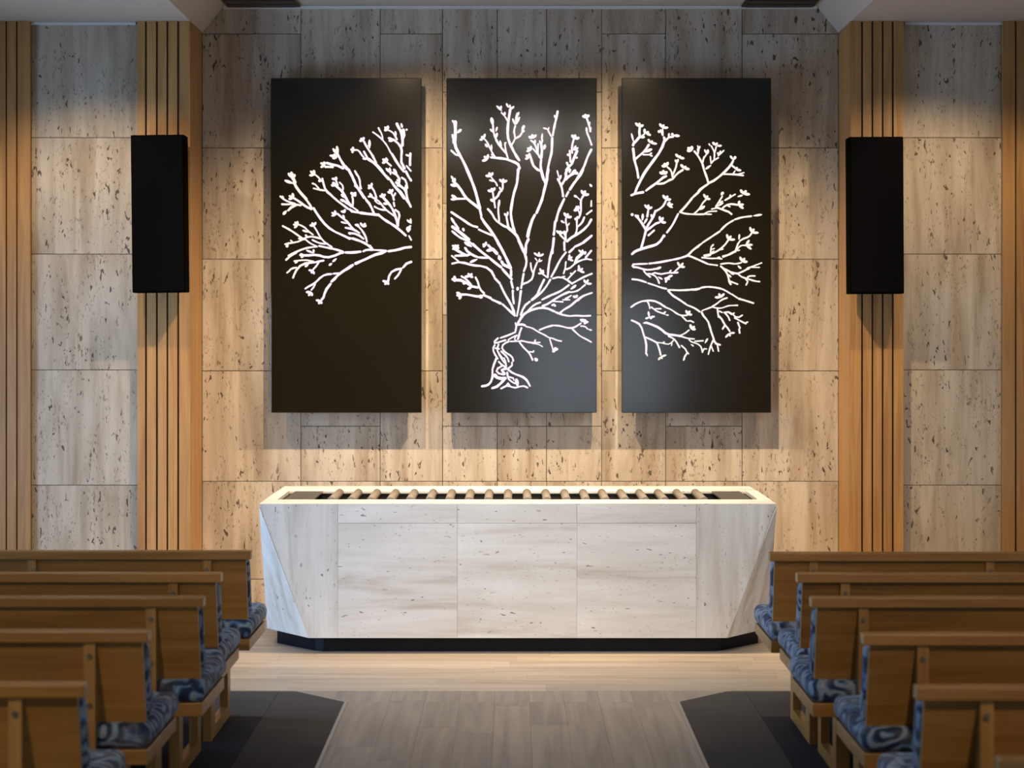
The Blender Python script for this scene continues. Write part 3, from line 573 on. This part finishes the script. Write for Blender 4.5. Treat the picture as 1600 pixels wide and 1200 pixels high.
 (980, 460, 10.909, '''b36 68,216 130,160 200,140 260,105 330,110;b28 340,112 370,160 385,242;b40 335,105 470,105 560,150 650,216;b32 674,228 750,255 830,320 920,365 1020,355;b32 930,370 1010,450;b28 1035,455 1080,450 1130,475;f46 1030,342 1000,268 1072,278 1107,345;b30 410,218 450,240 480,280 640,335;b26 480,245 575,245;p30 608,322 662,293;p30 655,348 708,356
f40 375,392 360,288 472,375 422,415 308,415;b38 75,442 130,470 220,490 250,570 270,660 300,750;b38 300,740 330,860 325,940 320,1008;p28 322,985 345,1055;b38 310,730 400,765 495,818;b26 510,820 620,830 700,860 750,830 800,770;p30 600,830 640,808;b22 762,830 755,872;b32 505,825 545,920 570,1030;f38 570,1062 530,1120 602,1097 667,1033
p40 270,490 345,478;b42 330,482 420,515 520,555 590,590 650,680 780,690 908,710;b34 705,712 810,760 890,902;b28 900,700 1000,660 1052,608;f50 1090,590 1075,508 1152,542 1168,596;b34 925,872 990,930 1020,990;p28 1015,975 1052,1022;b32 1020,1000 980,1060;p36 985,1050 957,1132;b30 925,716 1020,750 1140,760'''),
 (1070, 460, 10.909, '''b32 35,182 150,220 256,296;b26 288,284 326,262;b30 345,258 460,215;b36 290,312 310,370 410,460 420,550 450,640 490,750 515,850 600,860;b30 485,780 440,870 400,1022;b26 445,870 485,968;b28 555,860 575,968;b34 555,252 575,388;b36 582,372 640,420 670,520 740,570 765,628;b30 680,530 645,588;f40 762,660 690,737 772,717 852,655;b26 588,286 638,308
b40 675,310 740,300 800,335;p26 800,335 852,313;b34 680,312 740,380 765,442;b30 820,340 850,400 930,400 980,355;b30 850,400 960,460 1040,500;p30 1030,482 1082,470;b34 905,482 940,575;b32 925,592 935,658;b28 70,770 100,810 190,830 280,880 300,985;b26 170,800 310,790;p36 342,832 392,748;b26 305,970 330,925 368,930;p26 102,848 152,886'''),
]}
def ribbon(pts, wd, rnd):
    """outline of a brush stroke along pts (2-D), slightly swelling, with round ends"""
    P = [Vector(p) for p in pts]
    # smooth once so that the joints of the line are soft
    Q = [P[0]]
    for a, b in zip(P[:-1], P[1:]):
        L = (b - a).length
        n = max(1, int(L / (wd * 1.6)))
        for k in range(1, n + 1): Q.append(a.lerp(b, k / n))
    if len(Q) > 3:
        Q = [Q[0]] + [(Q[i - 1] + Q[i] * 2 + Q[i + 1]) / 4 for i in range(1, len(Q) - 1)] + [Q[-1]]
    left, right = [], []
    n = len(Q)
    for i, q in enumerate(Q):
        t = (Q[min(i + 1, n - 1)] - Q[max(i - 1, 0)])
        if t.length < 1e-9: t = Vector((1, 0))
        t.normalize(); nr = Vector((-t.y, t.x))
        hw = wd / 2 * (1 + rnd.uniform(-0.16, 0.16))
        left.append(q + nr * hw); right.append(q - nr * hw)
    def cap(c, d, nr, hw):
        return [c + nr * hw * math.cos(a) + d * hw * math.sin(a) for a in (math.pi / 4, math.pi / 2, 3 * math.pi / 4)]
    d1 = (Q[-1] - Q[-2]).normalized(); d0 = (Q[0] - Q[1]).normalized()
    hw1 = (left[-1] - right[-1]).length / 2; hw0 = (left[0] - right[0]).length / 2
    c1 = cap(Q[-1], d1, Vector((-d1.y, d1.x)), hw1)
    c0 = cap(Q[0], d0, Vector((-d0.y, d0.x)), hw0)
    strip = [(left[i], right[i]) for i in range(n)]
    return strip, c0, c1
def petal(b, t, wd):
    b, t = Vector(b), Vector(t); d = t - b; nr = Vector((-d.y, d.x)).normalized()
    prof = [(0, 0.30), (0.18, 0.62), (0.42, 0.94), (0.66, 1.0), (0.85, 0.76), (1.0, 0.34)]
    up = [b + d * k + nr * wd / 2 * h for k, h in prof]
    dn = [b + d * k - nr * wd / 2 * h for k, h in reversed(prof)]
    return up + dn
TH = 0.004
def add_poly(vs, fs, poly):
    k = len(vs); n = len(poly)
    vs += [(p[0], -TH, p[1]) for p in poly] + [(p[0], 0.0, p[1]) for p in poly]
    fs.append(tuple(range(k, k + n)))
    fs += [(k + i, k + n + i, k + n + (i + 1) % n, k + (i + 1) % n) for i in range(n)]
def add_ribbon(vs, fs, strip, c0, c1):
    k = len(vs)
    ring = [a for a, b in strip] + c1 + [b for a, b in reversed(strip)] + c0
    n = len(ring); m = len(strip)
    vs += [(p[0], -TH, p[1]) for p in ring] + [(p[0], 0.0, p[1]) for p in ring]
    for i in range(m - 1):
        r0, r1 = m + 3 + (m - 1 - i), m + 3 + (m - 2 - i)
        fs.append((k + i, k + i + 1, k + r1, k + r0))
    fs.append(tuple([k + m - 1] + [k + m + j for j in range(3)] + [k + m + 3]))
    fs.append(tuple([k + 2 * m + 2] + [k + 2 * m + 3 + j for j in range(3)] + [k]))
    fs += [(k + i, k + n + i, k + n + (i + 1) % n, k + (i + 1) % n) for i in range(n)]
def tree_panel(px0, px1, py0, py1, key, label):
    x0, x1, z0, z1 = X(px0, DPF), X(px1, DPF), Z(py1, DPF), Z(py0, DPF)
    cx = (x0 + x1) / 2
    t = thing('tree_light_panel', (cx, DPF, z0), label, 'light panel', 'black panels with a lit tree')
    h = (x1 - x0) / 2; H = z1 - z0
    box('panel_body', (-h, 0, 0), (h, 0.055, H), 'black_panel', t, 0.004, 2)
    for sx in (-1, 1):
        for zz in (0.25, H - 0.25): box('standoff', (sx * h * 0.7 - 0.03, 0.055, zz - 0.03), (sx * h * 0.7 + 0.03, DW - DPF - 0.002, zz + 0.03), 'steel', t)
    rnd = random.Random(5)
    for ox, oy, sc, txt in TILES[key]:
        conv = lambda p: (X(ox + p[0] / sc, DPF) - cx, Z(oy + p[1] / sc, DPF) - z0)
        pxw = DPF / F / sc
        for item in txt.replace('\n', ';').split(';'):
            if not item.strip(): continue
            f = item.split(); kind = f[0][0]; wd = float(f[0][1:]) * pxw * (0.88 if kind == 'b' else 0.93)
            raw = [tuple(float(v) for v in q.split(',')) for q in f[1:]]
            pts = [conv(p) for p in raw]
            mx = ox + sum(p[0] for p in raw) / len(raw) / sc; my = oy + sum(p[1] for p in raw) / len(raw) / sc
            mat = 'led_pink' if math.hypot(mx - 770, (my - 420) * 0.9) < 290 else 'led_warm'
            c = Vector((sum(p[0] for p in pts) / len(pts), sum(p[1] for p in pts) / len(pts)))
            pts = [Vector(p) - c for p in pts]
            vs, fs = [], []
            if kind == 'b': name = 'lit_branch'; add_ribbon(vs, fs, *ribbon(pts, wd, rnd))
            elif kind == 'p': name = 'lit_bud'; add_poly(vs, fs, petal(pts[0], pts[1], wd))
            elif kind == 'd': name = 'lit_bud'; add_poly(vs, fs, [Vector((wd / 2 * math.cos(a * math.pi / 6), wd / 2 * math.sin(a * math.pi / 6))) for a in range(12)])
            else:
                name = 'lit_blossom'
                for q in pts[1:]: add_poly(vs, fs, petal(pts[0], q, wd))
            link(name, me_from(name, vs, fs), mat, t, (c.x, -0.0005, c.y))
tree_panel(423, 658.5, 122, 645, 'L', 'black panel with lit branches sweeping to the left, leftmost of three')
tree_panel(697.5, 932.5, 122, 645, 'M', 'black panel with the lit trunk and roots of a tree, middle of three')
tree_panel(971.5, 1205, 122, 645, 'R', 'black panel with lit branches sweeping to the right, rightmost of three')

# ------------------------------------------------------------------ stone bier with rollers
AX = 0.033; AH = 1.462; Y0, Y1 = 10.85, 12.05; ZB, ZT = 0.089, 0.848
bier = thing('coffin_bier', (AX, Y0, 0), 'long faceted travertine bier with a bed of rollers in front of the wall', 'bier')
DP_ = Y1 - Y0
cbx, cby = 0.28, 0.35          # where the corner facet meets the front and the side at the bottom
g = 0.0008
jl, jr = X(527.7, Y0) - AX, X(1088, Y0) - AX
zj = Z(817.5, Y0)
def front_slab(pts, mat): prism('front_slab', [(x, 0, z) for x, z in pts], (0, 0.03, 0), mat, bier)
front_slab([(-AH + 0.003, ZT - 0.003), (-AH + cbx + 0.001, ZB), (jl - g, ZB), (jl - g, ZT - 0.003)], 'trav_v')
front_slab([(AH - 0.003, ZT - 0.003), (AH - cbx - 0.001, ZB), (jr + g, ZB), (jr + g, ZT - 0.003)], 'trav_v')
t3 = [jl, jl + (jr - jl) / 3, jl + 2 * (jr - jl) / 3, jr]
for a, b in zip(t3[:-1], t3[1:]):
    front_slab([(a + g, zj + g), (b - g, zj + g), (b - g, ZT - 0.003), (a + g, ZT - 0.003)], 'trav_h')
    front_slab([(a + g * 0.6, ZB), (b - g * 0.6, ZB), (b - g * 0.6, zj - g), (a + g * 0.6, zj - g)], 'trav_h')
for s in (-1, 1):
    A, B, Cc = Vector((s * AH, 0.0, ZT - 0.02)), Vector((s * (AH - cbx), 0.0, ZB)), Vector((s * AH, cby, ZB))
    n = (B - A).cross(Cc - A).normalized()
    if n.x * s > 0: n = -n
    prism('corner_facet', [A, B, Cc], n * 0.02, 'trav_v', bier)
    prism('side_slab', [(s * AH, 0.003, ZT - 0.0228), (s * AH, cby + 0.001, ZB), (s * AH, DP_, ZB), (s * AH, DP_, ZT - 0.0228)], (-s * 0.03, 0, 0), 'trav_v', bier)
box('rear_slab', (-AH + 0.03, DP_ - 0.03, ZB), (AH - 0.03, DP_, ZT - 0.0228), 'trav_h', bier)
yi0, yi1 = 0.265, 0.87         # roller opening
box('rim_slab', (-AH + 0.002, 0.0305, ZT - 0.0225), (AH - 0.002, yi0, ZT), 'trav_h', bier)
box('rim_edge', (-AH + 0.002, 0.001, ZT - 0.0028), (AH - 0.002, 0.0303, ZT), 'trav_h', bier)
box('rim_slab', (-AH, yi1, ZT - 0.0225), (AH, DP_, ZT), 'trav_h', bier, 0.006, 2)
for s in (-1, 1):
    box('rim_slab', (s * AH, yi0, ZT - 0.0225), (s * (AH - 0.07), yi1, ZT), 'trav_h', bier)
    box('end_plate', (s * 1.355, yi0 + 0.004, ZT - 0.012), (s * 1.185, yi1 - 0.004, ZT - 0.003), 'steel', bier)
    box('end_gutter', (s * 1.392, yi0, ZT - 0.05), (s * 1.357, yi1, ZT - 0.02), 'basin', bier)
box('roller_basin', (-1.38, yi0 - 0.02, ZT - 0.16), (1.38, yi1 + 0.02, ZT - 0.14), 'basin', bier)
box('basin_wall', (-1.38, yi0 - 0.03, ZT - 0.16), (1.38, yi0 - 0.008, ZT - 0.026), 'basin', bier)
box('basin_wall', (-1.38, yi1 + 0.008, ZT - 0.16), (1.38, yi1 + 0.03, ZT - 0.026), 'basin', bier)
RN = 20
rme = ame = None
for i in range(RN):
    x = -1.082 + i * (2.164 / (RN - 1))
    if rme is None:
        o = cyl('roller', (x, yi0 + 0.02, ZT - 0.012), (x, yi1 - 0.03, ZT - 0.012), 0.0255, 'roller', bier, 18); rme = o.data
    else: o = link('roller', rme, None, bier, (x, (yi0 + yi1 - 0.01) / 2, ZT - 0.012))
    L = (yi1 - yi0 - 0.05) / 2
    if ame is None:
        e = cyl('axle_cap', (0, -L - 0.012, 0), (0, -L + 0.002, 0), 0.0135, 'chrome', o, 12); ame = e.data
    else: link('axle_cap', ame, None, o, (0, -L - 0.005, 0))
    box('axle', (-0.006, -L - 0.03, -0.006), (0.006, L + 0.035, 0.006), 'steel', o)
# plinth
pp = [(-1.105, 0.08), (-1.155, 0.105), (-1.405, 0.37), (-1.405, DP_ - 0.06), (1.405, DP_ - 0.06), (1.405, 0.37), (1.155, 0.105), (1.105, 0.08)]
prism('plinth', [(x, y, 0.0) for x, y in pp], (0, 0, ZB + 0.003), 'plinth', bier)
box('plinth_trim', (-1.10, 0.072, ZB - 0.008), (1.10, 0.079, ZB - 0.002), 'steel', bier)

# ------------------------------------------------------------------ pews
LEN = 2.55
def pew(side, xe, yr, label):
    s = side
    t = thing('pew', (xe, yr, 0), label, 'pew', 'oak pews left of the aisle' if s < 0 else 'oak pews right of the aisle')
    def bx(name, x0, x1, y0, y1, z0, z1, mat, parent=t, bevel=0.0, **k):
        return box(name, (min(s * x0, s * x1), y0, z0), (max(s * x0, s * x1), y1, z1), mat, parent, bevel, **k)
    bx('top_rail', -0.012, LEN, 0.0, 0.058, 0.812, 0.85, 'pew', bevel=0.004)
    # reclined back panel and back cushion
    yt, yb = 0.024, 0.085
    pan = [(yt, 0.812), (yt + 0.02, 0.812), (yb + 0.02, 0.535), (yb, 0.535)]
    prism('back_panel', [(s * 0.012, y, z) for y, z in pan], (s * (LEN - 0.024), 0, 0), 'pew', t)
    cu = [(yt + 0.0205, 0.806), (yt + 0.098, 0.806), (yb + 0.112, 0.54), (yb + 0.0205, 0.54)]
    prism('back_cushion', [(s * 0.004, y, z) for y, z in cu], (s * (LEN - 0.01), 0, 0), 'fabric', t, 0.022, 3, True)
    bx('seat_board', 0.0, LEN, 0.05, 0.60, 0.40, 0.45, 'pew', bevel=0.003)
    bx('seat_cushion', -0.006, LEN + 0.004, 0.045, 0.645, 0.45, 0.535, 'fabric', bevel=0.034, seg=4, smooth=True)
    for k, xp in enumerate((0.165, 0.945, 1.725, 2.48)):
        xq = xp + 0.037
        # rear post with the wedge that carries the back, front post, foot rail and seat bearer
        prism('back_post', [(s * xp, y, z) for y, z in [(0.012, 0.8115), (yt - 0.0004, 0.8115), (yb - 0.0004, 0.536), (0.0445, 0.534), (0.0445, 0.0), (0.012, 0.0)]], (s * 0.037, 0, 0), 'pew_v', t)
        bx('rear_leg', xp, xq, 0.0445, 0.13, 0.0, 0.3995, 'pew_v')
        bx('front_leg', xp, xq, 0.51, 0.595, 0.0, 0.3995, 'pew_v')
        bx('foot_rail', xp, xq, 0.13, 0.51, 0.0, 0.055, 'pew_y')
        bx('seat_bearer', xp, xq, 0.13, 0.51, 0.335, 0.3995, 'pew_y')
        for zz in (0.768, 0.605):
            cyl('bolt_cap', (s * (xp + 0.0185), 0.0045, zz), (s * (xp + 0.0185), 0.0125, zz), 0.0085, 'brass', t, 10, True, 0.0085)
def place(py): return F * (EYE - 0.85) / (py - HOR)
left = [(391.5, 861.5), (345, 896), (317.5, 933.5), (231.5, 986.5), (131, 1070)]
right = [(1203, 864), (1246, 896.5), (1268, 934), (1349.5, 991), (1433.5, 1074.5), (1563, 1188)]
ordn = ['first (nearest the bier)', 'second', 'third', 'fourth', 'fifth', 'sixth (nearest the viewer)']
for i, (px, py) in enumerate(left):
    d = place(py)
    nm = ordn[i] if i < 4 else 'fifth (nearest the viewer)'
    pew(-1, X(px, d) - 0.012, d, 'oak pew with blue cushions left of the aisle, %s row' % nm)
for i, (px, py) in enumerate(right):
    d = place(py)
    pew(1, X(px, d) + 0.012, d, 'oak pew with blue cushions right of the aisle, %s row' % ordn[i])

# ------------------------------------------------------------------ ceiling downlights (warm), plus added fill lamps
def downlight(x, y, z, aim, power, angle, label, blend=0.7, size=0.035, col=(1.0, 0.74, 0.46)):
    t = thing('ceiling_downlight', (x, y, z), label, 'downlight', 'recessed ceiling downlights')
    vs, fs = [], []
    n = 20
    for r, zz in ((0.062, -0.001), (0.062, -0.012), (0.046, -0.012), (0.046, -0.001)):
        vs += [(r * math.cos(a * 2 * math.pi / n), r * math.sin(a * 2 * math.pi / n), zz) for a in range(n)]
    for k in range(4):
        for a in range(n): fs.append((k * n + a, k * n + (a + 1) % n, ((k + 1) % 4) * n + (a + 1) % n, ((k + 1) % 4) * n + a))
    link('ring', me_from('ring', vs, fs, True), 'trim', t)
    cyl('lens', (0, 0, -0.006), (0, 0, -0.001), 0.0455, 'lamp', t, 20)
    l = bpy.data.lights.new('downlight_beam', 'SPOT'); l.energy = power; l.color = col
    l.spot_size = math.radians(angle); l.spot_blend = blend; l.shadow_soft_size = size
    o = bpy.data.objects.new('downlight_beam', l); o.parent = t; o.location = (0, 0, -0.05)
    o.rotation_euler = (Vector(aim) - Vector((x, y, z - 0.05))).to_track_quat('-Z', 'Y').to_euler()
    C.objects.link(o)
downlight(-0.82, 10.75, ZC, (-0.45, DW, 0.7), 410, 98, 'recessed ceiling downlight above the left end of the bier', blend=1.0)
downlight(0.90, 10.75, ZC, (0.53, DW, 0.7), 410, 98, 'recessed ceiling downlight above the right end of the bier', blend=1.0)
downlight(0.04, 10.3, ZC, (0.04, 10.6, 0.0), 150, 70, 'recessed ceiling downlight above the middle of the bier')
downlight(-2.7, 10.9, ZS, (-2.6, DO, 1.25), 85, 90, 'added warm fill downlight before the left stone bay')  # added lamp, warms the left bay against the cool daylight
downlight(2.75, 10.9, ZS, (2.65, DO, 1.25), 85, 90, 'added warm fill downlight before the right stone bay')  # same added warm fill for the right bay
for x, pw, nm in ((-0.6, 40, 'left'), (0.2, 75, 'middle'), (0.86, 40, 'right')):
    downlight(x, 5.2, ZC, (x * 1.1, Y0, 0.45), pw, 64, 'recessed ceiling downlight over the aisle, %s of three' % nm, blend=1.0, size=0.22, col=(1.0, 0.95, 0.89))
for x, nm in ((-0.755, 'left'), (0.93, 'right')):  # added pair to brighten the bier front, cone kept off the panels
    downlight(x, 6.8, ZC, (x * 0.8, Y0, 0.42), 150, 40, 'added fill downlight aimed at the bier front, %s of two' % nm, blend=0.8, size=0.06, col=(1.0, 0.95, 0.89))
for sx, sd in ((-1, 'left'), (1, 'right')):  # added lamps that throw warm fill onto the pew backs
    downlight(sx * 2.5, 2.6, ZS, (sx * 2.0, 6.6, 0.5), 150, 58, 'added fill downlight above the pews %s of the aisle' % sd, blend=0.9, size=0.06)
